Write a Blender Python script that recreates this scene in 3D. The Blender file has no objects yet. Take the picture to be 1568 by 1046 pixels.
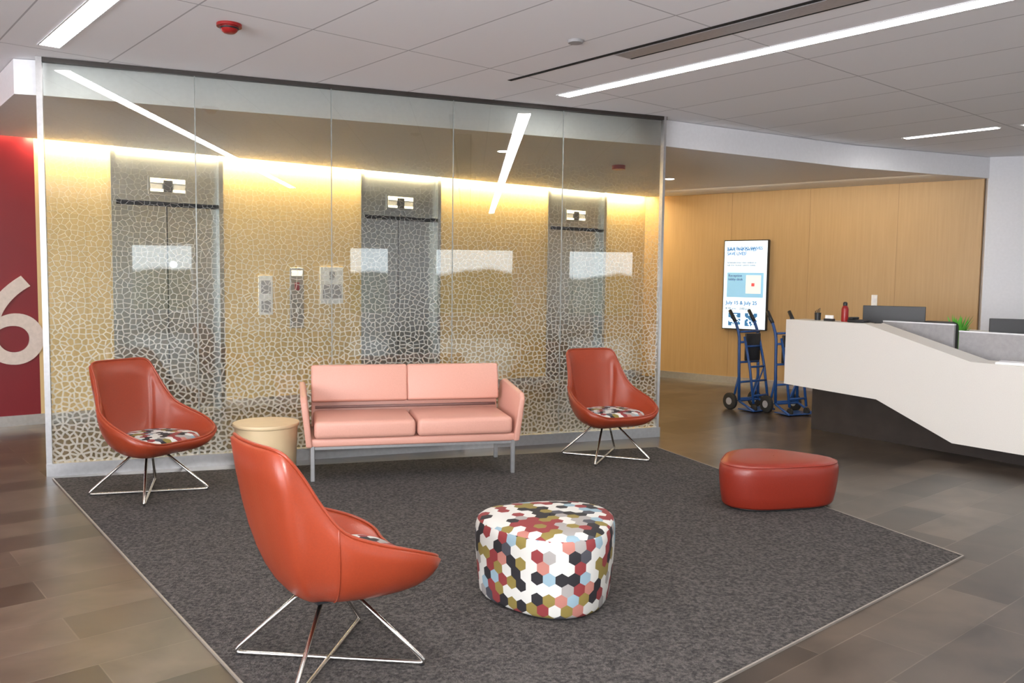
import bpy, bmesh, math, random
from mathutils import Vector, Matrix
random.seed(4)
scene=bpy.context.scene
scene.view_settings.view_transform='Standard'
scene.view_settings.look='None'
HC=3.24; LC=2.97

# ---------------------------------------------------------------- materials
def newmat(name):
    m=bpy.data.materials.new(name); m.use_nodes=True
    nt=m.node_tree; b=nt.nodes['Principled BSDF']
    return m,nt,b
def N(nt,t,**k):
    n=nt.nodes.new(t)
    for a,v in k.items(): setattr(n,a,v)
    return n
def L(nt,a,b): nt.links.new(a,b)
def simple(name,col,rough=.5,metal=0,noise=.06,scale=30,bump=0,emit=None,estr=0,coat=0):
    m,nt,b=newmat(name)
    tc=N(nt,'ShaderNodeTexCoord'); nz=N(nt,'ShaderNodeTexNoise'); nz.inputs['Scale'].default_value=scale
    L(nt,tc.outputs['Object'],nz.inputs['Vector'])
    cr=N(nt,'ShaderNodeValToRGB')
    c0=[max(0,c*(1-noise)) for c in col]+[1]; c1=[min(1,c*(1+noise)) for c in col]+[1]
    cr.color_ramp.elements[0].color=c0; cr.color_ramp.elements[1].color=c1
    cr.color_ramp.elements[0].position=.3; cr.color_ramp.elements[1].position=.7
    L(nt,nz.outputs['Fac'],cr.inputs['Fac']); L(nt,cr.outputs['Color'],b.inputs['Base Color'])
    b.inputs['Roughness'].default_value=rough; b.inputs['Metallic'].default_value=metal
    if coat: b.inputs['Coat Weight'].default_value=coat; b.inputs['Coat Roughness'].default_value=.15
    if bump:
        bp=N(nt,'ShaderNodeBump'); bp.inputs['Strength'].default_value=bump; bp.inputs['Distance'].default_value=.005
        L(nt,nz.outputs['Fac'],bp.inputs['Height']); L(nt,bp.outputs['Normal'],b.inputs['Normal'])
    if emit: b.inputs['Emission Color'].default_value=(*emit,1); b.inputs['Emission Strength'].default_value=estr
    return m
def emis(name,col,s):
    m,nt,b=newmat(name); b.inputs['Base Color'].default_value=(*col,1)
    b.inputs['Emission Color'].default_value=(*col,1); b.inputs['Emission Strength'].default_value=s
    return m

leather=simple('leather_red_orange',(.25,.036,.013),.34,noise=.05,scale=120,bump=.08)
leather_red=simple('leather_red',(.22,.021,.010),.36,noise=.05,scale=120,bump=.08)
pink=simple('leather_coral_pink',(.59,.30,.235),.42,noise=.03,scale=120,bump=.05)
chrome=simple('brushed_steel_rod',(.62,.60,.57),.22,1,noise=.05)
alu=simple('aluminium_frame',(.62,.62,.63),.3,.9,noise=.05)
blackm=simple('black_plastic',(.015,.015,.017),.45)
darkm=simple('dark_gap',(.01,.01,.01),.8)
white=simple('white_paint',(.80,.80,.83),.6,noise=.02)
redwall=simple('red_wall_paint',(.20,.0022,.010),.45,noise=.04,scale=3)
deskm=simple('white_solid_surface',(.68,.65,.61),.4,noise=.03,scale=150)
kickm=simple('dark_plinth',(.03,.023,.02),.45,noise=.2,scale=6)
grayp=simple('grey_panel',(.36,.35,.36),.5)
bluep=simple('blue_paint',(.015,.07,.24),.4)
tablem=simple('pale_maple',(.60,.46,.28),.45,noise=.05,scale=8)
rubber=simple('rubber',(.02,.02,.02),.7)
redplastic=simple('red_plastic',(.30,.012,.012),.35)
diffm=simple('grey_diffuser',(.40,.39,.42),.4,.3)
threadm=simple('dark_webbing',(.18,.10,.09),.7)

def woodmat(name,c0,c1,rough=.45):
    m,nt,b=newmat(name); tc=N(nt,'ShaderNodeTexCoord'); mp=N(nt,'ShaderNodeMapping')
    mp.inputs['Scale'].default_value=(14,14,.6); nz=N(nt,'ShaderNodeTexNoise'); nz.inputs['Scale'].default_value=2.5; nz.inputs['Detail'].default_value=5
    L(nt,tc.outputs['Object'],mp.inputs['Vector']); L(nt,mp.outputs['Vector'],nz.inputs['Vector'])
    cr=N(nt,'ShaderNodeValToRGB'); cr.color_ramp.elements[0].color=(*c0,1); cr.color_ramp.elements[1].color=(*c1,1)
    cr.color_ramp.elements[0].position=.3; cr.color_ramp.elements[1].position=.7
    L(nt,nz.outputs['Fac'],cr.inputs['Fac']); L(nt,cr.outputs['Color'],b.inputs['Base Color']); b.inputs['Roughness'].default_value=rough
    return m
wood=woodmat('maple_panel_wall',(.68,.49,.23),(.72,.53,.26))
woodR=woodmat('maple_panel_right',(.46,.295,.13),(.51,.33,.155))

def steelmat():
    m,nt,b=newmat('brushed_stainless'); tc=N(nt,'ShaderNodeTexCoord'); mp=N(nt,'ShaderNodeMapping')
    mp.inputs['Scale'].default_value=(25,25,1.2); nz=N(nt,'ShaderNodeTexNoise'); nz.inputs['Scale'].default_value=3
    L(nt,tc.outputs['Object'],mp.inputs['Vector']); L(nt,mp.outputs['Vector'],nz.inputs['Vector'])
    mr=N(nt,'ShaderNodeMapRange'); mr.inputs['To Min'].default_value=.27; mr.inputs['To Max'].default_value=.33
    L(nt,nz.outputs['Fac'],mr.inputs['Value']); L(nt,mr.outputs['Result'],b.inputs['Roughness'])
    b.inputs['Base Color'].default_value=(.43,.44,.44,1); b.inputs['Metallic'].default_value=1
    return m
steel=steelmat()

AX=math.atan2(.65,.76)
def floormat():
    m,nt,b=newmat('stone_floor_tile'); tc=N(nt,'ShaderNodeTexCoord'); mp=N(nt,'ShaderNodeMapping')
    mp.inputs['Rotation'].default_value=(0,0,-AX)
    L(nt,tc.outputs['Object'],mp.inputs['Vector'])
    br=N(nt,'ShaderNodeTexBrick'); br.offset=.37; br.inputs['Scale'].default_value=1
    br.inputs['Brick Width'].default_value=.92; br.inputs['Row Height'].default_value=.305
    br.inputs['Mortar Size'].default_value=.003; br.inputs['Mortar Smooth'].default_value=.2
    br.inputs['Color1'].default_value=(.024,.017,.013,1); br.inputs['Color2'].default_value=(.088,.066,.050,1); br.inputs['Mortar'].default_value=(.10,.08,.062,1)
    L(nt,mp.outputs['Vector'],br.inputs['Vector'])
    nz=N(nt,'ShaderNodeTexNoise'); nz.inputs['Scale'].default_value=2.6; nz.inputs['Detail'].default_value=8; nz.inputs['Distortion'].default_value=.9
    L(nt,mp.outputs['Vector'],nz.inputs['Vector'])
    mr=N(nt,'ShaderNodeMapRange'); mr.inputs['From Min'].default_value=.3; mr.inputs['From Max'].default_value=.7; mr.inputs['To Min'].default_value=.6; mr.inputs['To Max'].default_value=1.4
    L(nt,nz.outputs['Fac'],mr.inputs['Value'])
    mx=N(nt,'ShaderNodeVectorMath',operation='SCALE'); L(nt,br.outputs['Color'],mx.inputs[0]); L(nt,mr.outputs['Result'],mx.inputs['Scale'])
    L(nt,mx.outputs['Vector'],b.inputs['Base Color'])
    b.inputs['Roughness'].default_value=.30
    bp=N(nt,'ShaderNodeBump'); bp.inputs['Strength'].default_value=.25; bp.inputs['Distance'].default_value=.003; bp.invert=True
    L(nt,br.outputs['Fac'],bp.inputs['Height']); L(nt,bp.outputs['Normal'],b.inputs['Normal'])
    return m
def ceilmat():
    m,nt,b=newmat('ceiling_tile'); tc=N(nt,'ShaderNodeTexCoord'); mp=N(nt,'ShaderNodeMapping')
    mp.inputs['Rotation'].default_value=(0,0,-AX); mp.inputs['Location'].default_value=(.3,.2,0)
    L(nt,tc.outputs['Object'],mp.inputs['Vector'])
    br=N(nt,'ShaderNodeTexBrick'); br.offset=0; br.inputs['Scale'].default_value=1
    br.inputs['Brick Width'].default_value=.76; br.inputs['Row Height'].default_value=1.83
    br.inputs['Mortar Size'].default_value=.006; br.inputs['Mortar Smooth'].default_value=.1
    br.inputs['Color1'].default_value=(.89,.885,.91,1); br.inputs['Color2'].default_value=(.91,.905,.93,1); br.inputs['Mortar'].default_value=(.50,.49,.52,1)
    L(nt,mp.outputs['Vector'],br.inputs['Vector']); L(nt,br.outputs['Color'],b.inputs['Base Color']); b.inputs['Roughness'].default_value=.85
    return m
def carpetmat():
    m,nt,b=newmat('carpet_loop'); tc=N(nt,'ShaderNodeTexCoord')
    nz=N(nt,'ShaderNodeTexNoise'); nz.inputs['Scale'].default_value=60; nz.inputs['Detail'].default_value=4
    vo=N(nt,'ShaderNodeTexVoronoi'); vo.inputs['Scale'].default_value=110
    L(nt,tc.outputs['Object'],nz.inputs['Vector']); L(nt,tc.outputs['Object'],vo.inputs['Vector'])
    cr=N(nt,'ShaderNodeValToRGB'); e=cr.color_ramp.elements
    e[0].position=.36; e[0].color=(.0125,.0105,.0102,1); e[1].position=.66; e[1].color=(.080,.070,.065,1)
    L(nt,nz.outputs['Fac'],cr.inputs['Fac']); L(nt,cr.outputs['Color'],b.inputs['Base Color']); b.inputs['Roughness'].default_value=.95
    bp=N(nt,'ShaderNodeBump'); bp.inputs['Strength'].default_value=.8; bp.inputs['Distance'].default_value=.006
    L(nt,vo.outputs['Distance'],bp.inputs['Height']); L(nt,bp.outputs['Normal'],b.inputs['Normal'])
    return m
def hexmat(name,cell):
    m,nt,b=newmat(name); uv=N(nt,'ShaderNodeUVMap')
    def vm(op,a,bv=None,out='Vector'):
        n=N(nt,'ShaderNodeVectorMath',operation=op)
        if hasattr(a,'links'): L(nt,a,n.inputs[0])
        else: n.inputs[0].default_value=a
        if bv is not None:
            if hasattr(bv,'links'): L(nt,bv,n.inputs[1])
            else: n.inputs[1].default_value=bv
        return n.outputs[out]
    S=(1,1.7320508,1)
    p=vm('MULTIPLY',uv.outputs['UV'],(1/cell,1/cell,0)); p=vm('ADD',p,(100,173.20508,0))
    a=vm('SUBTRACT',vm('MODULO',p,S),(.5,.8660254,0))
    c=vm('SUBTRACT',vm('MODULO',vm('ADD',p,(.5,.8660254,0)),S),(.5,.8660254,0))
    da=vm('LENGTH',a,None,'Value'); dc=vm('LENGTH',c,None,'Value')
    lt=N(nt,'ShaderNodeMath',operation='LESS_THAN'); L(nt,da,lt.inputs[0]); L(nt,dc,lt.inputs[1])
    mx=N(nt,'ShaderNodeMix',data_type='VECTOR'); L(nt,lt.outputs[0],mx.inputs['Factor']); L(nt,c,mx.inputs[4]); L(nt,a,mx.inputs[5])
    idv=vm('SUBTRACT',p,mx.outputs[1]); idv=vm('ADD',idv,(.2,.3,0)); idv=vm('SNAP',idv,(.5,.8660254,1))
    idv=vm('MULTIPLY',idv,(1,1,0)); 
    wn=N(nt,'ShaderNodeTexWhiteNoise',noise_dimensions='2D'); L(nt,idv,wn.inputs['Vector'])
    cr=N(nt,'ShaderNodeValToRGB'); r=cr.color_ramp; r.interpolation='CONSTANT'
    cols=[(0,(.54,.53,.50)),(.33,(.20,.026,.028)),(.46,(.38,.15,.12)),(.52,(.012,.010,.013)),(.71,(.20,.15,.035)),(.82,(.22,.32,.38)),(.88,(.28,.26,.25)),(.95,(.05,.05,.062))]
    r.elements[0].position=0; r.elements[0].color=(*cols[0][1],1); r.elements[1].position=cols[1][0]; r.elements[1].color=(*cols[1][1],1)
    for q,cc in cols[2:]:
        e=r.elements.new(q); e.color=(*cc,1)
    L(nt,wn.outputs['Value'],cr.inputs['Fac']); L(nt,cr.outputs['Color'],b.inputs['Base Color']); b.inputs['Roughness'].default_value=.8
    return m
def glassmat():
    m=bpy.data.materials.new('fritted_glass'); m.use_nodes=True; nt=m.node_tree; nt.nodes.clear()
    out=N(nt,'ShaderNodeOutputMaterial')
    tr=N(nt,'ShaderNodeBsdfTransparent'); tr.inputs[0].default_value=(.92,.96,.93,1)
    gl=N(nt,'ShaderNodeBsdfGlossy'); gl.inputs['Roughness'].default_value=0.0; gl.inputs[0].default_value=(1,1,1,1)
    fr=N(nt,'ShaderNodeFresnel'); fr.inputs['IOR'].default_value=1.95
    df=N(nt,'ShaderNodeBsdfDiffuse'); df.inputs[0].default_value=(.88,.90,.86,1)
    tl=N(nt,'ShaderNodeBsdfTranslucent'); tl.inputs[0].default_value=(.88,.90,.86,1)
    fm=N(nt,'ShaderNodeMixShader'); fm.inputs[0].default_value=.35; L(nt,df.outputs[0],fm.inputs[1]); L(nt,tl.outputs[0],fm.inputs[2])
    tc=N(nt,'ShaderNodeTexCoord'); sx=N(nt,'ShaderNodeSeparateXYZ'); L(nt,tc.outputs['Object'],sx.inputs[0])
    cb=N(nt,'ShaderNodeCombineXYZ'); L(nt,sx.outputs['X'],cb.inputs['X']); L(nt,sx.outputs['Z'],cb.inputs['Y'])
    vo=N(nt,'ShaderNodeTexVoronoi',voronoi_dimensions='2D',feature='DISTANCE_TO_EDGE'); vo.inputs['Scale'].default_value=22; vo.inputs['Randomness'].default_value=.9
    mp=N(nt,'ShaderNodeMapping'); mp.inputs['Scale'].default_value=(1,1.1,1); L(nt,cb.outputs[0],mp.inputs['Vector']); L(nt,mp.outputs[0],vo.inputs['Vector'])
    mr=N(nt,'ShaderNodeMapRange'); mr.inputs['From Min'].default_value=0; mr.inputs['From Max'].default_value=2.9; mr.inputs['To Min'].default_value=1; mr.inputs['To Max'].default_value=0.0
    L(nt,sx.outputs['Z'],mr.inputs['Value'])
    pw=N(nt,'ShaderNodeMath',operation='POWER'); L(nt,mr.outputs[0],pw.inputs[0]); pw.inputs[1].default_value=1.6
    sc=N(nt,'ShaderNodeMath',operation='MULTIPLY'); L(nt,pw.outputs[0],sc.inputs[0]); sc.inputs[1].default_value=.21
    lt=N(nt,'ShaderNodeMath',operation='LESS_THAN'); L(nt,vo.outputs['Distance'],lt.inputs[0]); L(nt,sc.outputs[0],lt.inputs[1])
    op=N(nt,'ShaderNodeMath',operation='MULTIPLY'); L(nt,lt.outputs[0],op.inputs[0]); op.inputs[1].default_value=.46
    base=N(nt,'ShaderNodeMixShader'); L(nt,op.outputs[0],base.inputs[0]); L(nt,tr.outputs[0],base.inputs[1]); L(nt,fm.outputs[0],base.inputs[2])
    mx=N(nt,'ShaderNodeMixShader'); L(nt,fr.outputs[0],mx.inputs[0]); L(nt,base.outputs[0],mx.inputs[1]); L(nt,gl.outputs[0],mx.inputs[2])
    L(nt,mx.outputs[0],out.inputs[0])
    return m
floorM=floormat(); ceilM=ceilmat(); carpM=carpetmat(); hexO=hexmat('hex_fabric',.060); hexC=hexmat('hex_fabric_seat',.05); glassM=glassmat()

# ---------------------------------------------------------------- helpers
def link(o,parent=None):
    scene.collection.objects.link(o)
    if parent: o.parent=parent
    return o
def empty(name,loc=(0,0,0),rz=0):
    e=bpy.data.objects.new(name,None); e.location=loc; e.rotation_euler=(0,0,rz); e.empty_display_size=.1
    return link(e)
def mesh(name,verts,faces,mat,parent=None,smooth=False,uvs=None):
    me=bpy.data.meshes.new(name); me.from_pydata([tuple(v) for v in verts],[],faces); me.update()
    if uvs:
        ul=me.uv_layers.new(name='UVMap')
        for p in me.polygons:
            for li,vi in zip(p.loop_indices,p.vertices): ul.data[li].uv=uvs(p.index,vi)
    me.materials.append(mat)
    o=bpy.data.objects.new(name,me)
    if smooth:
        for p in me.polygons: p.use_smooth=True
    return link(o,parent)
def recalc(o):
    bm=bmesh.new(); bm.from_mesh(o.data); bmesh.ops.recalc_face_normals(bm,faces=bm.faces); bm.to_mesh(o.data); bm.free()
def box(name,a,b,mat,parent=None,bev=0,seg=2,smooth=None,M=None):
    x0,y0,z0=[min(p,q) for p,q in zip(a,b)]; x1,y1,z1=[max(p,q) for p,q in zip(a,b)]
    c=Vector(((x0+x1)/2,(y0+y1)/2,(z0+z1)/2))
    bm=bmesh.new(); bmesh.ops.create_cube(bm,size=1)
    for v in bm.verts: v.co=Vector((v.co.x*(x1-x0),v.co.y*(y1-y0),v.co.z*(z1-z0)))+c
    if bev: bmesh.ops.bevel(bm,geom=list(bm.edges),offset=bev,segments=seg,profile=.5,affect='EDGES')
    if M is not None: bmesh.ops.transform(bm,matrix=M,verts=bm.verts)
    me=bpy.data.meshes.new(name); bm.to_mesh(me); bm.free(); me.materials.append(mat)
    if bev and seg>1:
        for p in me.polygons: p.use_smooth=True
    return link(bpy.data.objects.new(name,me),parent)
def frame(P,d):  # local x along d, local y = into wall (away from viewer), z up
    d=Vector((d[0],d[1],0)).normalized(); n=Vector((-d.y,d.x,0))
    return Matrix(((d.x,n.x,0,P[0]),(d.y,n.y,0,P[1]),(0,0,1,0),(0,0,0,1)))
def fbox(name,F,s0,s1,o0,o1,z0,z1,mat,parent=None,bev=0,seg=1):
    o=box(name,(s0,o0,z0),(s1,o1,z1),mat,parent,bev,seg); o.matrix_world=F
    return o
def prism(name,poly,z0,z1,mat,parent=None):
    n=len(poly); v=[(x,y,z0) for x,y in poly]+[(x,y,z1) for x,y in poly]
    f=[tuple(range(n-1,-1,-1)),tuple(range(n,2*n))]+[(i,(i+1)%n,(i+1)%n+n,i+n) for i in range(n)]
    o=mesh(name,v,f,mat,parent); recalc(o); return o
def tube(name,pts,r,mat,parent=None,cyc=False,round_=0,res=8):
    P=[Vector(p) for p in pts]
    if round_:
        Q=[]; n=len(P)
        for i,p in enumerate(P):
            if not cyc and i in(0,n-1): Q.append(p); continue
            a=P[i-1]; b=P[(i+1)%n]; da=(a-p).normalized(); db=(b-p).normalized()
            ra=min(round_,(a-p).length*.45,(b-p).length*.45)
            for k in range(5):
                t=k/4; Q.append((1-t)**2*(p+da*ra)+2*t*(1-t)*p+t*t*(p+db*ra))
        P=Q
    n=len(P); verts=[];faces=[]
    up=Vector((0,0,1)); prev=None
    for i,p in enumerate(P):
        a=P[i-1] if (i>0 or cyc) else p; b=P[(i+1)%n] if (i<n-1 or cyc) else p
        t=(b-a).normalized()
        if prev is None:
            s=t.cross(up); 
            if s.length<.05: s=t.cross(Vector((1,0,0)))
            s.normalize()
        else:
            s=prev-t*prev.dot(t); s.normalize()
        prev=s; w=t.cross(s)
        for k in range(res):
            an=2*math.pi*k/res; verts.append(p+(s*math.cos(an)+w*math.sin(an))*r)
    m=n if cyc else n-1
    for i in range(m):
        j=(i+1)%n
        for k in range(res): faces.append((i*res+k,i*res+(k+1)%res,j*res+(k+1)%res,j*res+k))
    if not cyc: faces.append(tuple(range(res))); faces.append(tuple(range((n-1)*res,n*res)))
    o=mesh(name,verts,faces,mat,parent,True); recalc(o); return o
def lathe(name,prof,mat,parent=None,n=40,loc=(0,0,0),axis='Z',smooth=True):
    verts=[];faces=[]
    for r,z in prof:
        for k in range(n):
            a=2*math.pi*k/n; verts.append((r*math.cos(a),r*math.sin(a),z))
    for i in range(len(prof)-1):
        for k in range(n): faces.append((i*n+k,i*n+(k+1)%n,(i+1)*n+(k+1)%n,(i+1)*n+k))
    faces.append(tuple(range(n))); faces.append(tuple(range((len(prof)-1)*n,len(prof)*n)))
    o=mesh(name,verts,faces,mat,parent,smooth); recalc(o)
    if axis=='X': o.rotation_euler=(0,math.pi/2,0)
    if axis=='Y': o.rotation_euler=(math.pi/2,0,0)
    o.location=loc
    if smooth:
        md=o.modifiers.new('es','EDGE_SPLIT'); md.split_angle=math.radians(40)
    return o
def text(name,body,size,F,s,off,z,mat,parent=None,align='CENTER',ext=.004,bold=0):
    c=bpy.data.curves.new(name,'FONT'); c.body=body; c.size=size; c.extrude=ext; c.align_x=align; c.align_y='BOTTOM_BASELINE'; c.offset=bold
    c.materials.append(mat); o=bpy.data.objects.new(name,c); link(o,parent)
    d=F.col[0].xyz; n=-F.col[1].xyz; p=F@Vector((s,off,z))
    o.matrix_world=Matrix(((d.x,0,n.x,p.x),(d.y,0,n.y,p.y),(d.z,1,n.z,p.z),(0,0,0,1)))
    return o

# ---------------------------------------------------------------- room shell
e1=Vector((.65,-.76,0)).normalized(); e2=Vector((.76,.65,0)).normalized()
EP=(-4.87,9.0); ED=(.8,.6); EF=frame(EP,ED)
WP=(2.45,14.1); WD=(.776,-.631); WF=frame(WP,WD)
c_wl=(2.4,-12.2); c_wr=(17.8,.8); c_rt=(9.95,9.85)
room=[(-12,3.6),(2.3,-12.9),(18.6,1.0),(10.2,10.8),(6.6,11.7),(2.7,14.9),(-12,4.3)]
prism('floor',room,-.12,0,floorM)
prism('ceiling',room,HC,HC+.12,ceilM)
g=lambda t:(-3.63+5.12*t,6.62+2.04*t)
low=[(-3.86,6.66),(-3.66,6.71),(1.47,8.76),(4.0,10.22),(6.20,11.10),(2.42,14.02),(2.22,14.12),(-5.36,8.5)]
prism('ceiling_lobby',low,LC,HC-.005,white)
bays=[(.59,1.81),(3.60,4.82),(6.74,7.95)]
fbox('wall_elevator_red',EF,-8.6,-.14,0,.15,0,HC,redwall)
segs=[(-.14,.59),(1.81,3.6),(4.82,6.74),(7.95,9.15)]
for i,(a,b) in enumerate(segs): fbox('wall_elevator_panel_%d'%(i+1),EF,a,b,0,.3,0,HC,wood)
for i,(a,b) in enumerate([(-8.6,.59)]+segs[1:]): fbox('baseboard_elevator_%d'%(i+1),EF,a,b,-.012,0,0,.11,alu)
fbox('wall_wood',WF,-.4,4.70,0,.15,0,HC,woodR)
fbox('baseboard_wood',WF,-.02,4.7,-.012,0,0,.11,alu)
jm=simple('joint_line',(.33,.2,.09),.6)
for i,s in enumerate([1.22,2.44,3.66]): fbox('trim_wood_joint_%d'%(i+1),WF,s,s+.005,-.0015,0,.11,LC,jm)
RF=frame((6.11,11.07),(3.84,-1.22)); fbox('wall_right',RF,0,4.2,0,.15,0,HC,white)
RF2=frame(c_rt,(c_wr[0]-c_rt[0],c_wr[1]-c_rt[1])); fbox('wall_side_right',RF2,-.1,12.3,0,.15,0,HC,white)
LF=frame((2.4,-12.3),(-13.9,16.26)); fbox('wall_side_left',LF,-.2,21.5,0,.15,0,HC,white)
# added unseen glowing panels, framed like windows, to brighten the ceiling
sh=emis('sunlit_roller_shade',(.94,.96,1.0),14)
for k in range(4):
    a=7.6+k*2.0; w=empty('window_side_%d'%(k+1)); fbox('roller_shade',LF,a,a+1.9,-.03,-.02,.3,2.9,sh,w)
    fbox('frame_left',LF,a-.04,a,-.05,0,.26,2.94,alu,w); fbox('frame_top',LF,a,a+1.9,-.05,0,2.9,2.94,alu,w); fbox('frame_bottom',LF,a,a+1.9,-.05,0,.26,.3,alu,w); fbox('frame_right',LF,a+1.9,a+1.94,-.05,0,.26,2.94,alu,w)
Pw=e1*11+e2*14.2; WWF=frame((Pw.x,Pw.y),(-e2.x,-e2.y))
wins=[(1.28,2.48),(3.8,6.15),(7.75,9.74),(11.1,13.2),(-5.0,-3.2)]
ws=sorted([(14.2-b,14.2-a) for a,b in wins])
fbox('wall_window_below',WWF,-.2,20.6,0,.2,0,.5,white); fbox('wall_window_above',WWF,-.2,20.6,0,.2,2.48,HC,white)
cur=-.2
for i,(a,b) in enumerate(ws+[(20.6,20.6)]):
    fbox('wall_window_pier_%d'%(i+1),WWF,cur,a,0,.2,.5,2.48,white); cur=b
    if i<len(ws):
        w=empty('window_%d'%(i+1))
        for nm,q in (('frame_bottom',(a,b,.05,.1,.5,.55)),('frame_top',(a,b,.05,.1,2.43,2.48)),('frame_left',(a,a+.05,.05,.1,.5,2.48)),('frame_right',(b-.05,b,.05,.1,.5,2.48))):
            fbox(nm,WWF,*q,alu,w)

# ---------------------------------------------------------------- elevators
signm=emis('elevator_sign_lit',(1,.93,.78),.9)
for i,(a,b) in enumerate(bays):
    e=empty('elevator_door')
    fbox('jamb_left',EF,a,a+.05,-.01,.12,0,LC+.1,steel,e); fbox('jamb_right',EF,b-.05,b,-.01,.12,0,LC+.1,steel,e)
    fbox('transom',EF,a+.05,b-.05,.06,.12,2.42,LC+.1,steel,e)
    m=(a+b)/2
    fbox('door_panel_left',EF,a+.05,m-.006,.10,.14,.01,2.37,steel,e); fbox('door_panel_right',EF,m+.006,b-.05,.10,.14,.01,2.37,steel,e)
    fbox('door_void',EF,a,b,.141,.3,0,HC,darkm,e)
    fbox('sill',EF,a,b,-.01,.14,0,.01,alu,e)
    s=empty('elevator_indicator')
    fbox('plate',EF,m-.21,m+.21,.045,.06,2.50,2.70,steel,s)
    fbox('lit_panel_left',EF,m-.19,m-.06,.038,.045,2.54,2.66,grayp,s); fbox('lit_panel_right',EF,m+.06,m+.19,.038,.045,2.54,2.66,grayp,s)
    fbox('lit_strip',EF,m-.19,m+.19,.034,.038,2.63,2.68,signm,s)
    fbox('lit_strip_low',EF,m-.19,m+.19,.034,.038,2.53,2.56,signm,s); fbox('display',EF,m-.05,m+.05,.028,.045,2.53,2.66,blackm,s)
def wallpanel(name,s0,s1,z0,z1,mat,inner=None):
    p=empty(name); fbox('plate',EF,s0,s1,-.02,0,z0,z1,mat,p,.004)
    if inner: 
        for k,q in enumerate(inner): fbox('inset_%d'%k,EF,q[0],q[1],-.026,-.02,q[2],q[3],q[4],p)
    return p
paper=simple('paper_white',(.85,.84,.82),.6)
wallpanel('wall_notice',2.22,2.40,1.12,1.60,paper,[(2.25,2.37,1.38,1.54,grayp),(2.25,2.37,1.15,1.3,grayp)])
wallpanel('elevator_call_panel',2.62,2.80,.95,1.70,steel,[(2.64,2.78,1.60,1.67,signm),(2.68,2.74,1.42,1.52,redplastic),(2.69,2.73,1.15,1.2,paper)])
wallpanel('wall_plaque',3.02,3.34,1.25,1.72,paper,[(3.05,3.31,1.32,1.50,grayp),(3.14,3.22,1.56,1.66,grayp)])
text('number_sign','6',1.30,EF,-.38,-.02,.66,simple('sign_cream',(.70,.59,.52),.5),ext=.015,bold=.004)

# ---------------------------------------------------------------- glass partition
GF=frame(g(0),(5.12,2.04)); GLn=5.511
gp=empty('glass_partition')
sl=simple('silicone_joint',(.25,.27,.26),.3)
for i in range(5):
    a=GLn*i/5+.004; b=GLn*(i+1)/5-.004
    o=mesh('glass_pane_%d'%(i+1),[(a,0,.1),(b,0,.1),(b,0,HC-.03),(a,0,HC-.03)],[(0,1,2,3)],glassM,gp); o.matrix_world=GF
    if i: fbox('joint_%d'%i,GF,a-.008,a,-.004,.004,.1,HC-.03,sl,gp)
fbox('base_channel',GF,-.03,GLn+.03,-.04,.04,0,.10,alu,gp); fbox('top_channel',GF,-.03,GLn+.03,-.025,.025,HC-.035,HC-.001,kickm,gp)
fbox('frame_left',GF,-.03,.012,-.03,.03,0,HC-.001,alu,gp); fbox('frame_right',GF,GLn-.006,GLn+.02,-.03,.03,0,HC-.001,alu,gp)

# ---------------------------------------------------------------- carpet
car=[(-3.55,6.50),(-.31,2.27),(2.67,4.90),(1.40,8.05)]
cp_=empty('area_carpet'); prism('pile',car,0,.008,carpM,cp_)
trim=simple('carpet_edge_trim',(.30,.27,.24),.4,.4)
for i in range(3):
    a=Vector((*car[i],0)); b=Vector((*car[i+1],0)); F=frame(a,(b-a)); fbox('edge_trim_%d'%i,F,-.004,(b-a).length+.004,-.009,0,0,.010,trim,cp_)

# ---------------------------------------------------------------- ceiling fittings
lit=emis('led_diffuser',(1,.965,.93),36)
def striplight(name,p,length,w=.13):
    F=frame(p,e1); e=empty(name)
    fbox('diffuser',F,0,length,-w/2,w/2,HC-.004,HC-.001,lit,e)
    fbox('trim_a',F,-.01,length+.01,w/2,w/2+.012,HC-.006,HC-.001,white,e); fbox('trim_b',F,-.01,length+.01,-w/2-.012,-w/2,HC-.006,HC-.001,white,e)
striplight('ceiling_strip_light',(-3.38,6.29),9)
striplight('ceiling_strip_light',(.43,7.75),13)
striplight('ceiling_strip_light',(4.41,9.74),.96,.1)
striplight('ceiling_strip_light',(5.24,8.87),1.2,.12)
F=frame((-.05,7.18),e1)
sd=empty('ceiling_slot_diffuser')
fbox('slot_dark',F,0,14,-.02,.02,HC-.004,HC-.001,darkm,sd)
fbox('slot_plate',F,1.15,14,.03,.19,HC-.005,HC-.001,diffm,sd); fbox('slot_dark_2',F,1.15,14,.195,.215,HC-.004,HC-.001,darkm,sd)
al=empty('fire_alarm',(-1.88,5.70,0))
lathe('base',[(.08,HC-.02),(.08,HC-.001)],redplastic,al); lathe('dome',[(.01,HC-.06),(.035,HC-.058),(.05,HC-.045),(.06,HC-.02)],redplastic,al)
lathe('ring',[(.058,HC-.034),(.062,HC-.026)],blackm,al)
sp_=empty('ceiling_sensor',(.41,5.98,0)); lathe('disc',[(.05,HC-.018),(.06,HC-.001)],grayp,sp_)
al2=empty('fire_alarm',(1.25,10.3,0)); lathe('base',[(.08,LC-.05),(.08,LC-.001)],redplastic,al2)
dl=empty('downlight',(2.1,11.6,0)); lathe('lens',[(.06,LC-.004),(.06,LC-.001)],emis('downlight_lens',(1,.9,.8),8),dl)
dl=empty('downlight',(-.12,9.3,0)); lathe('lens',[(.06,LC-.004),(.06,LC-.001)],emis('downlight_lens',(1,.9,.8),8),dl)

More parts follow.
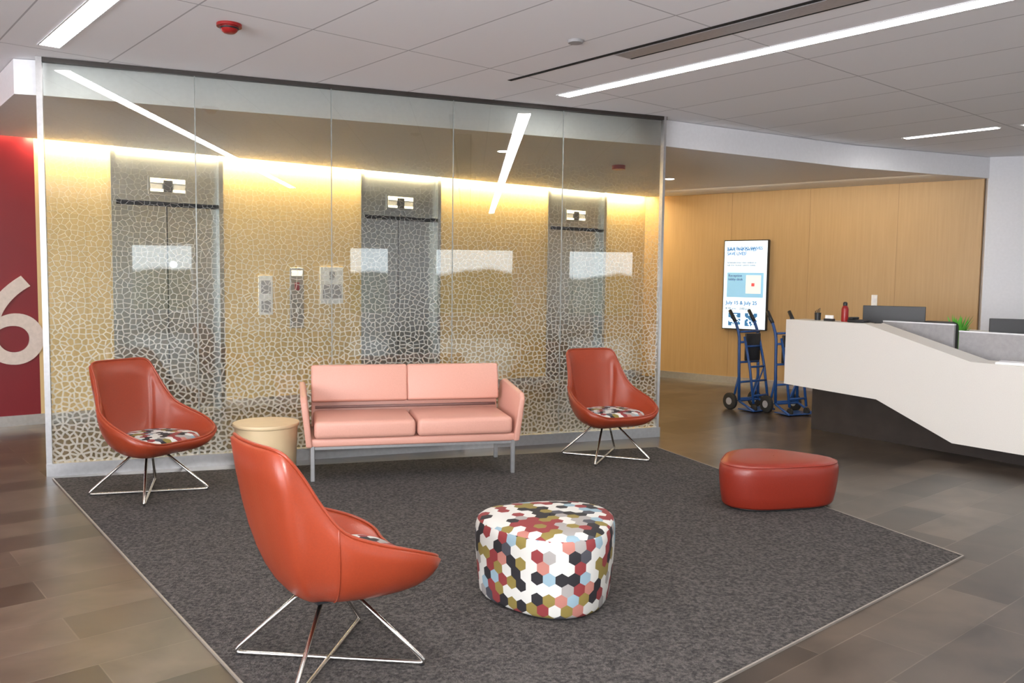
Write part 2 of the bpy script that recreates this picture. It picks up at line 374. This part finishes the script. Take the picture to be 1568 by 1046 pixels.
# ---------------------------------------------------------------- chairs
def cr(P,t):
    n=len(P)-1; i=min(int(t*n),n-1); u=t*n-i
    p0=P[i-1] if i>0 else Vector((P[1].x,-P[1].y,P[1].z)); p1=P[i];p2=P[i+1]; p3=P[i+2] if i+2<=n else Vector((P[n-1].x,-P[n-1].y,P[n-1].z))
    return .5*((2*p1)+(p2-p0)*u+(2*p0-5*p1+4*p2-p3)*u*u+(3*p1-p0-3*p2+p3)*u**3)
RIM=[Vector(p) for p in [(.34,0,.405),(.355,.16,.41),(.365,.27,.435),(.305,.355,.475),(.16,.385,.53),(.02,.37,.575),(-.10,.34,.63),(-.175,.30,.73),(-.245,.27,.85),(-.305,.25,.93),(-.335,.19,.95),(-.35,.09,.95),(-.353,0,.95)]]
def chair(loc,face):
    e=empty('lounge_chair',(loc[0],loc[1],.0),math.atan2(face[1],face[0]))
    n=48; half=[cr(RIM,k/n) for k in range(n+1)]
    ring=half+[Vector((p.x,-p.y,p.z)) for p in reversed(half[1:-1])]
    m=len(ring)
    K=8
    def sect(rim):
        out=[]; b=Vector((rim.x*.36,rim.y*.36,.305)); c=Vector((rim.x*.90 if rim.x>0 else rim.x*.78,rim.y*.95,.315+.10*(rim.z-.41)))
        out.append(Vector((b.x*.3,b.y*.3,.30)))
        for k in range(K+1):
            t=k/K; out.append((1-t)**2*b+2*t*(1-t)*c+t*t*rim)
        inw=Vector((-rim.x,-rim.y,0)).normalized()
        th=.035
        out.append(rim+inw*th*.5+Vector((0,0,.012)))
        ir=rim+inw*th; 
        out.append(ir)
        ci=Vector((ir.x*.86 if ir.x>0 else ir.x*.76,ir.y*.90,.395+.08*(rim.z-.41))); bi=Vector((ir.x*.5,ir.y*.5,.375))
        for k in range(1,K+1):
            t=k/K; out.append((1-t)**2*ir+2*t*(1-t)*ci+t*t*bi)
        out.append(Vector((bi.x*.3,bi.y*.3,.373)))
        return out
    cols=[sect(r) for r in ring]; R=len(cols[0])
    verts=[p for c in cols for p in c]; faces=[]
    for i in range(m):
        j=(i+1)%m
        for k in range(R-1): faces.append((i*R+k,j*R+k,j*R+k+1,i*R+k+1))
    faces.append(tuple(i*R for i in range(m))); faces.append(tuple(i*R+R-1 for i in range(m)))
    o=mesh('shell',verts,faces,leather,e,True); recalc(o)
    tube('rim_piping',[c[K+2]+Vector((0,0,.001)) for c in cols],.007,leather,e,cyc=True)
    for sg in (1,-1):
        idx=round(.53*n) if sg>0 else m-round(.53*n)
        tube('seam_%d'%(1 if sg>0 else 2),[p*1.0+Vector((p.x,p.y,0)).normalized()*.001 for p in cols[idx][1:K+3]],.0035,leather,e,res=6)
    nn=48; pr=[(.0,.462),(.5,.466),(.8,.462),(.95,.45),(1,.43),(.96,.405),(.7,.39)]
    vs=[];fs=[]
    for q,z in pr:
        for k in range(nn):
            a=2*math.pi*k/nn; ca,sa=math.cos(a),math.sin(a); ex=.62
            x=math.copysign(abs(ca)**ex,ca)*.25; y=math.copysign(abs(sa)**ex,sa)*.275
            if x<0: y*=1-.25*abs(x)/.27
            vs.append((x*q+.070,y*q,z-.010))
    for i in range(len(pr)-1):
        for k in range(nn): fs.append((i*nn+k,i*nn+(k+1)%nn,(i+1)*nn+(k+1)%nn,(i+1)*nn+k))
    o=mesh('seat_cushion',vs,fs,hexC,e,True,uvs=lambda pi,vi:(vs[vi][0],vs[vi][1]+vs[vi][2]*.6)); recalc(o)
    a,b=.30,.29; z=.018
    for sg in (1,-1):
        tube('leg_loop_%d'%(1 if sg>0 else 2),[(.06,.07*sg,.315),(a,b*sg,z),(-a,-b*sg,z),(-.06,-.07*sg,.315)],.0095,chrome,e,round_=.04)
    for sx in (1,-1):
        for sy in (1,-1): lathe('glide_%d%d'%(sx,sy),[(.011,.0085),(.012,.014)],blackm,e,12,(a*.94*sx,b*.94*sy,0))
    box('mount_plate',(-.1,-.1,.294),(.1,.1,.31),blackm,e)
    return e
chair((-2.63,6.10),(.88,-.47))
chair((.85,7.54),(.43,-.9))
chair((-.745,3.43),(.78,.62))

# ---------------------------------------------------------------- ottomans
def ottoman(name,loc,rot,sx,sy,R,H,mat,amp=.10,seam=True):
    e=empty(name,(loc[0],loc[1],.008),rot); n=72
    prof=[(.86,.012),(.91,.015),(.935,.03),(.965,.3*H),(.99,.55*H),(1.0,.76*H),(.994,.88*H),(.970,.955*H),(.92,.99*H),(.75,H+.006),(.4,H+.010),(.01,H+.010)]
    vs=[]
    for q,z in prof:
        for k in range(n):
            a=2*math.pi*k/n; r=R*(1+amp*math.cos(3*a)); vs.append((r*math.cos(a)*q*sx,r*math.sin(a)*q*sy,z))
    fs=[]
    for i in range(len(prof)-1):
        for k in range(n): fs.append((i*n+k,i*n+(k+1)%n,(i+1)*n+(k+1)%n,(i+1)*n+k))
    fs.append(tuple(range(n)))
    cum=[0]
    for k in range(n):
        p=Vector(vs[5*n+k]);q=Vector(vs[5*n+(k+1)%n]); cum.append(cum[-1]+(q-p).length)
    def uv(pi,vi):
        row=pi//n; kk=pi%n
        if row>=7: return (vs[vi][0],vs[vi][1])
        k=vi%n; 
        if kk==n-1 and k==0: k=n
        return (cum[k],vs[vi][2])
    o=mesh('body',vs,fs,mat,e,True,uvs=uv)
    recalc(o)
    if seam: tube('top_seam',[Vector(vs[7*n+k])+Vector((0,0,.001)) for k in range(n)],.004,mat,e,cyc=True,res=6)
    tube('base_ring',[(v[0]*.98,v[1]*.98,.006) for v in vs[:n]],.006,blackm,e,cyc=True,res=6)
    return e
ottoman('patterned_ottoman',(.20,4.19),math.radians(45),1.02,1.02,.345,.405,hexO,.08,False)
ottoman('red_ottoman',(1.91,6.09),math.radians(105),.86,1.13,.385,.325,leather_red,.11)

# ---------------------------------------------------------------- sofa
so=empty('sofa',(-1.53,6.48,.008),math.atan2(.243,.97))
W=1.6
box('seat_rail',(-.02,.0,.27),(W+.02,.66,.335),pink,so,.015)
for i in range(2):
    box('seat_cushion_%d'%(i+1),(.012+i*W/2,-.03,.335),(W/2-.002+i*(W/2-.010),.58,.475),pink,so,.035,4)
lean=Matrix.Translation((0,.55,.5))@Matrix.Rotation(math.radians(-11),4,'X')@Matrix.Translation((0,-.55,-.5))
for i in range(2):
    box('back_cushion_%d'%(i+1),(.0+i*W/2,.52,.545),(W/2+i*W/2,.64,.855),pink,so,.02,3,M=lean)
box('back_frame',(-.0,.62,.30),(W,.66,.80),pink,so,.012,M=lean)
tube('webbing_bar',[(.03,.56,.50),(W-.03,.56,.50)],.012,threadm,so)
for sg,x0 in ((-1,0),(1,W)):
    th=.06; prof=[(-.02,.27),(-.04,.62),(.02,.665),(.62,.71),(.72,.68),(.68,.27)]
    vs=[]
    for side in (0,1):
        for y,z in prof:
            fl=.05*(z-.27)/.45
            vs.append((x0+sg*(fl+side*th*(.8)),y,z))
    k=len(prof); fs=[tuple(range(k)),tuple(range(k,2*k))]+[(i,(i+1)%k,(i+1)%k+k,i+k) for i in range(k)]
    o=mesh('arm_left' if sg<0 else 'arm_right',vs,fs,pink,so); recalc(o)
    bm=bmesh.new(); bm.from_mesh(o.data); bmesh.ops.bevel(bm,geom=list(bm.edges),offset=.015,segments=3,profile=.5,affect='EDGES'); bm.to_mesh(o.data); bm.free()
    for p in o.data.polygons: p.use_smooth=True
for i,(x,y) in enumerate([(.0,.02),(W,.02),(.0,.64),(W,.64)]):
    box('leg_%d'%(i+1),(x-.017,y-.017,0),(x+.017,y+.017,.28),alu,so,.004,1)
box('leg_rail_front',(0,.01,.25),(W,.035,.27),alu,so)

# ---------------------------------------------------------------- side table
st=empty('side_table',(-1.945,6.68,.008))
lathe('drum',[(.222,0),(.226,.01),(.243,.40),(.253,.405),(.256,.41),(.256,.428),(.253,.432)],tablem,st,64)

# ---------------------------------------------------------------- reception desk
DP=(2.97,9.2); DD=(.578,-.816); DF=frame(DP,DD)
rd=empty('reception_desk')
def profile_solid(name,poly,o0,o1,mat,parent,F):
    k=len(poly); vs=[(s,o0,z) for s,z in poly]+[(s,o1,z) for s,z in poly]
    fs=[tuple(range(k)),tuple(range(k,2*k))]+[(i,(i+1)%k,(i+1)%k+k,i+k) for i in range(k)]
    o=mesh(name,vs,fs,mat,parent); recalc(o); o.matrix_world=F; return o
top=[(0,1.2),(.93,1.2),(1.98,.91),(4.8,.89)]; bot=[(4.8,.14),(1.85,.15),(1.085,.46),(0,.50)]
profile_solid('front_panel',top+bot,0,.05,deskm,rd,DF)
profile_solid('counter_cap',[(0,1.2),(.93,1.2),(1.98,.91),(4.8,.89),(4.8,.85),(1.97,.87),(.92,1.16),(0,1.16)],.05,.33,deskm,rd,DF)
fbox('plinth',DF,.15,4.8,.30,.36,0,.84,kickm,rd)
fbox('end_panel',DF,0,.05,.05,.9,.5,1.16,deskm,rd); fbox('end_plinth',DF,.15,.21,.36,.9,0,.86,kickm,rd)
fbox('worktop',DF,.21,4.8,.36,1.15,.72,.76,deskm,rd)
for nm,a,b,z in (('partition_panel',.75,1.5,1.20),('partition_panel_2',1.55,2.3,1.14),('partition_panel_3',2.4,4.8,1.04)):
    fbox(nm,DF,a,b,.62,.65,.76,z,grayp,rd); fbox(nm+'_cap',DF,a,b,.615,.655,z,z+.012,white,rd)
fbox('rear_counter',DF,.4,4.8,1.5,1.55,0,1.12,deskm,rd)
def monitor(s,o,z,rot,w=.52,h=.31,c=None):
    e=empty('computer_monitor'); p=DF@Vector((s,o,0)); e.location=p; e.rotation_euler=(0,0,rot)
    box('screen',(-w/2,-.012,z),(w/2,.012,z+h),blackm,e,.004,1); box('bezel_back',(-w/2+.05,.012,z+.05),(w/2-.05,.03,z+h-.05),blackm,e)
    box('stand_neck',(-.03,.012,.765),(.03,.04,z+.1),blackm,e); box('stand_foot',(-.12,-.08,.761),(.12,.1,.772),blackm,e)
    return e
monitor(.70,.90,1.04,math.radians(-30),.62,.32)
monitor(2.02,.86,.98,math.radians(-25),.55,.30)
monitor(2.75,.86,.86,math.radians(-35),.5,.3)
wb=empty('water_bottle',DF@Vector((.58,.19,1.20)))
lathe('body',[(.034,0),(.036,.01),(.036,.13),(.028,.155),(.02,.165)],redplastic,wb,24); lathe('cap',[(.022,.165),(.022,.195),(.012,.205)],blackm,wb,24)
ph=empty('desk_phone',DF@Vector((.76,.16,1.20)),-.9)
box('base',(-.09,-.07,0),(.09,.07,.03),blackm,ph,.01,2); box('handset',(-.08,-.07,.03),(-.03,.07,.055),blackm,ph,.01,2)
tube('cord',[(.08,.0,.012),(.15,.03,.006),(.19,-.03,.006),(.24,.01,.006)],.005,blackm,ph,res=6)
cu=empty('pen_cup',DF@Vector((.25,.2,1.20))); lathe('cup',[(.03,0),(.034,.08)],blackm,cu,20)
for k in range(4): tube('pen_%d'%k,[(.008*k-.012,.0,.01),(.016*k-.024,.01,.10+.01*k)],.004,blackm,cu,res=6)
bc=empty('card_holder',DF@Vector((.42,.16,1.20)),-.9); box('tray',(-.05,-.03,0),(.05,.03,.025),blackm,bc,.003,1); box('cards',(-.045,-.008,.02),(.045,.008,.06),paper,bc)
pt=empty('paper_stack',DF@Vector((2.3,.16,.905)),-.7); box('sheets',(-.15,-.11,0),(.15,.11,.02),paper,pt,.002,1); box('top_sheet',(-.14,-.10,.02),(.15,.105,.022),white,pt)
# black bag on the worktop
fbox('shoulder_bag',DF,1.02,1.36,.85,1.02,.76,1.22,blackm,rd,.05,4)
pc=DF@Vector((1.30,1.08,.76))  # plant shape stands in for a small lime-green item
lathe('plant_pot',[(.05,0),(.07,.14)],blackm,rd,24,pc)
leafm=simple('leaf_green',(.12,.45,.05),.5)
vs=[];fs=[]
for k in range(60):
    a=random.random()*6.28; r=.03+.13*random.random(); z=.40+.14*random.random(); c=Vector((0,0,.12)); t=Vector((r*math.cos(a),r*math.sin(a),z)); m=(c+t)/2+Vector((0,0,.08)); w=Vector((-math.sin(a),math.cos(a),0))*.022
    b=len(vs); vs+= [c,m+w,t,m-w]; fs.append((b,b+1,b+2,b+3))
o=mesh('plant_leaves',vs,fs,leafm,rd); o.location=pc

# ---------------------------------------------------------------- digital display on wood wall
ds=empty('digital_display')
fbox('housing',WF,1.14,1.86,-.07,-.005,.86,2.24,blackm,ds,.006)
fbox('screen_white',WF,1.155,1.845,-.073,-.07,.875,2.225,emis('display_light',(.80,.92,1.0),.8),ds)
bl=emis('display_blue',(.05,.22,.50),.35); gy=emis('display_ink',(.06,.12,.22),.2)
fbox('image_block',WF,1.21,1.80,-.075,-.073,1.36,1.74,emis('display_block',(.28,.56,.80),.55),ds)
fbox('poster_inset',WF,1.52,1.76,-.077,-.075,1.42,1.70,emis('display_inset',(.8,.8,.8),.6),ds); fbox('poster_dot',WF,1.61,1.66,-.078,-.077,1.53,1.58,emis('display_red',(.8,.1,.1),.5),ds)
text('headline','JULY BLOOD DRIVES',.062,WF,1.20,-.076,2.09,bl,ds,'LEFT',.001,.0015)
text('line_1','SAVE THE DATES\nSAVE LIVES!',.062,WF,1.20,-.076,2.01,bl,ds,'LEFT',.001,.0015)
text('line_2','Schedule your visit online or\ncall the donor centre today',.042,WF,1.20,-.076,1.84,gy,ds,'LEFT',.001)
text('line_3','Reception\nlobby desk',.055,WF,1.23,-.077,1.62,gy,ds,'LEFT',.001)
text('line_4','July 15 & July 25',.078,WF,1.20,-.076,1.25,bl,ds,'LEFT',.001,.0015)
text('line_5','8:30 a.m. - 2:00 p.m.',.05,WF,1.20,-.076,1.17,gy,ds,'LEFT',.001)
random.seed(2)
qv=[];qf=[]
for bx in (1.25,1.52):
    for i in range(11):
        for j in range(11):
            if random.random()<.5 or (i<3 and j<3) or (i>7 and j>7) or (i<3 and j>7):
                x=bx+i*.018; z=.92+j*.018; b=len(qv); qv+=[(x,-.0745,z),(x+.018,-.0745,z),(x+.018,-.0745,z+.018),(x,-.0745,z+.018)]; qf.append((b,b+1,b+2,b+3))
o=mesh('qr_codes',qv,qf,bl,ds); o.matrix_world=WF
sw=empty('wall_switch'); fbox('plate',WF,3.36,3.44,-.01,0,1.28,1.44,paper,sw,.003); fbox('rocker',WF,3.385,3.415,-.016,-.01,1.33,1.39,white,sw)

# ---------------------------------------------------------------- hand trucks
def handtruck(loc,rot):
    e=empty('hand_truck',(loc[0],loc[1],0),rot)
    w=.17
    for s in (-1,1):
        tube('rail_%d'%s,[(w*s,0,.12),(w*s,.02,.6),(w*s,.03,.95),(w*s,.10,1.10),(w*s,.16,1.16)],.018,bluep,e,round_=.08)
        tube('grip_%d'%s,[(w*s,.10,1.10),(w*s,.20,1.24)],.022,blackm,e)
        lathe('wheel_%d'%s,[(.04,-.02),(.085,-.026),(.105,-.018),(.105,.018),(.085,.026),(.04,.02)],rubber,e,28,((w+.05)*s,.10,.105),'X')
        lathe('hub_%d'%s,[(.045,-.028),(.045,.028)],grayp,e,20,((w+.05)*s,.10,.105),'X')
        tube('strut_%d'%s,[(w*s,.01,.45),(w*s,.10,.105)],.014,bluep,e)
        # second (folding) frame leaning forward
        tube('folded_rail_%d'%s,[((w-.04)*s,-.02,.92),((w-.04)*s,-.12,.55),((w-.04)*s,-.20,.10)],.016,bluep,e,round_=.06)
        lathe('caster_%d'%s,[(.02,-.012),(.045,-.012),(.045,.012),(.02,.012)],rubber,e,20,((w-.04)*s,-.21,.046),'X')
    for i,z in enumerate((.14,.35,.6,.85,.98)): tube('crossbar_%d'%i,[(-w,.012,z),(w,.012,z)],.014,bluep,e)
    for i,(y,z) in enumerate(((-.185,.20),(-.155,.38),(-.12,.55),(-.05,.80))): tube('front_bar_%d'%i,[(-w+.04,y,z),(w-.04,y,z)],.013,bluep,e)
    tube('diagonal_brace',[(-w+.04,-.185,.20),(w-.04,-.12,.55)],.010,bluep,e)
    tube('axle',[(-w-.05,.10,.105),(w+.05,.10,.105)],.01,chrome,e)
    box('nose_plate',(-.19,-.26,.012),(.19,0,.024),bluep,e,.004,1); tube('nose_bar',[(-.18,-.26,.02),(-.18,0,.12),(.18,0,.12),(.18,-.26,.02)],.014,bluep,e,round_=.03)
    box('folded_platform',(-.13,-.05,.62),(.13,-.025,.96),blackm,e,.008,2)
    return e
handtruck((2.99,10.62),math.radians(32)); handtruck((3.38,10.35),math.radians(24))

# ---------------------------------------------------------------- lights
def area(name,loc,sx,sy,power,col,rot=(0,0,0)):
    l=bpy.data.lights.new(name,'AREA'); l.shape='RECTANGLE'; l.size=sx; l.size_y=sy; l.energy=power; l.color=col
    o=bpy.data.objects.new(name,l); o.location=loc; o.rotation_euler=rot; return link(o)
cv=empty('cove_light')
fbox('led_strip',EF,-6,8.9,-.10,-.03,LC+.12,LC+.13,emis('cove_led',(1,.80,.46),22),cv)
wa=math.atan2(.6,.8)
p=EF@Vector((4.3,-.075,LC+.02)); area('cove_wash',p,9.0,.07,150,(1,.82,.48),(math.radians(8),0,wa))
p=WF@Vector((2.3,-.9,LC-.03)); area('wood_wall_wash',p,4.0,.2,24,(1,.86,.64),(math.radians(25),0,math.atan2(-.631,.776)))
# photographer's flash
l=bpy.data.lights.new('camera_flash','SPOT'); l.energy=540; l.spot_size=math.radians(176); l.spot_blend=.2; l.shadow_soft_size=.05; l.color=(1,.98,.97)
o=bpy.data.objects.new('camera_flash',l); o.location=(.02,-.05,1.76); o.rotation_euler=(math.radians(100),0,0); link(o)

w=bpy.data.worlds.new('daylight'); scene.world=w; w.use_nodes=True; nt=w.node_tree; bg=nt.nodes['Background']
tc=N(nt,'ShaderNodeTexCoord'); sx=N(nt,'ShaderNodeSeparateXYZ'); L(nt,tc.outputs['Generated'],sx.inputs[0])
nz=N(nt,'ShaderNodeTexNoise'); nz.inputs['Scale'].default_value=14; L(nt,tc.outputs['Generated'],nz.inputs['Vector'])
ma=N(nt,'ShaderNodeMath',operation='MULTIPLY_ADD'); L(nt,nz.outputs['Fac'],ma.inputs[0]); ma.inputs[1].default_value=-.03; L(nt,sx.outputs['Z'],ma.inputs[2])
cr_=N(nt,'ShaderNodeValToRGB'); cr_.color_ramp.elements[0].position=0; cr_.color_ramp.elements[0].color=(.05,.06,.04,1)
cr_.color_ramp.elements[1].position=.004; cr_.color_ramp.elements[1].color=(.85,.95,1,1)
ad=N(nt,'ShaderNodeMath',operation='ADD'); L(nt,ma.outputs[0],ad.inputs[0]); ad.inputs[1].default_value=.012
L(nt,ad.outputs[0],cr_.inputs['Fac']); L(nt,cr_.outputs['Color'],bg.inputs['Color']); bg.inputs['Strength'].default_value=4.5

# ---------------------------------------------------------------- camera
cam=bpy.data.cameras.new('camera'); cam.lens=29.85; cam.sensor_width=36; cam.clip_start=.05
co=bpy.data.objects.new('camera',cam); link(co)
s_=.013; sp=.0737; cpn=.9973
Fw=Vector((0,cpn,-sp)); up0=Vector((0,sp,cpn)); X=Vector((1,0,0))
R=(X+up0*s_).normalized(); U=(up0-X*s_).normalized()
co.matrix_world=Matrix(((R.x,U.x,-Fw.x,0),(R.y,U.y,-Fw.y,0),(R.z,U.z,-Fw.z,1.6),(0,0,0,1)))
scene.camera=co
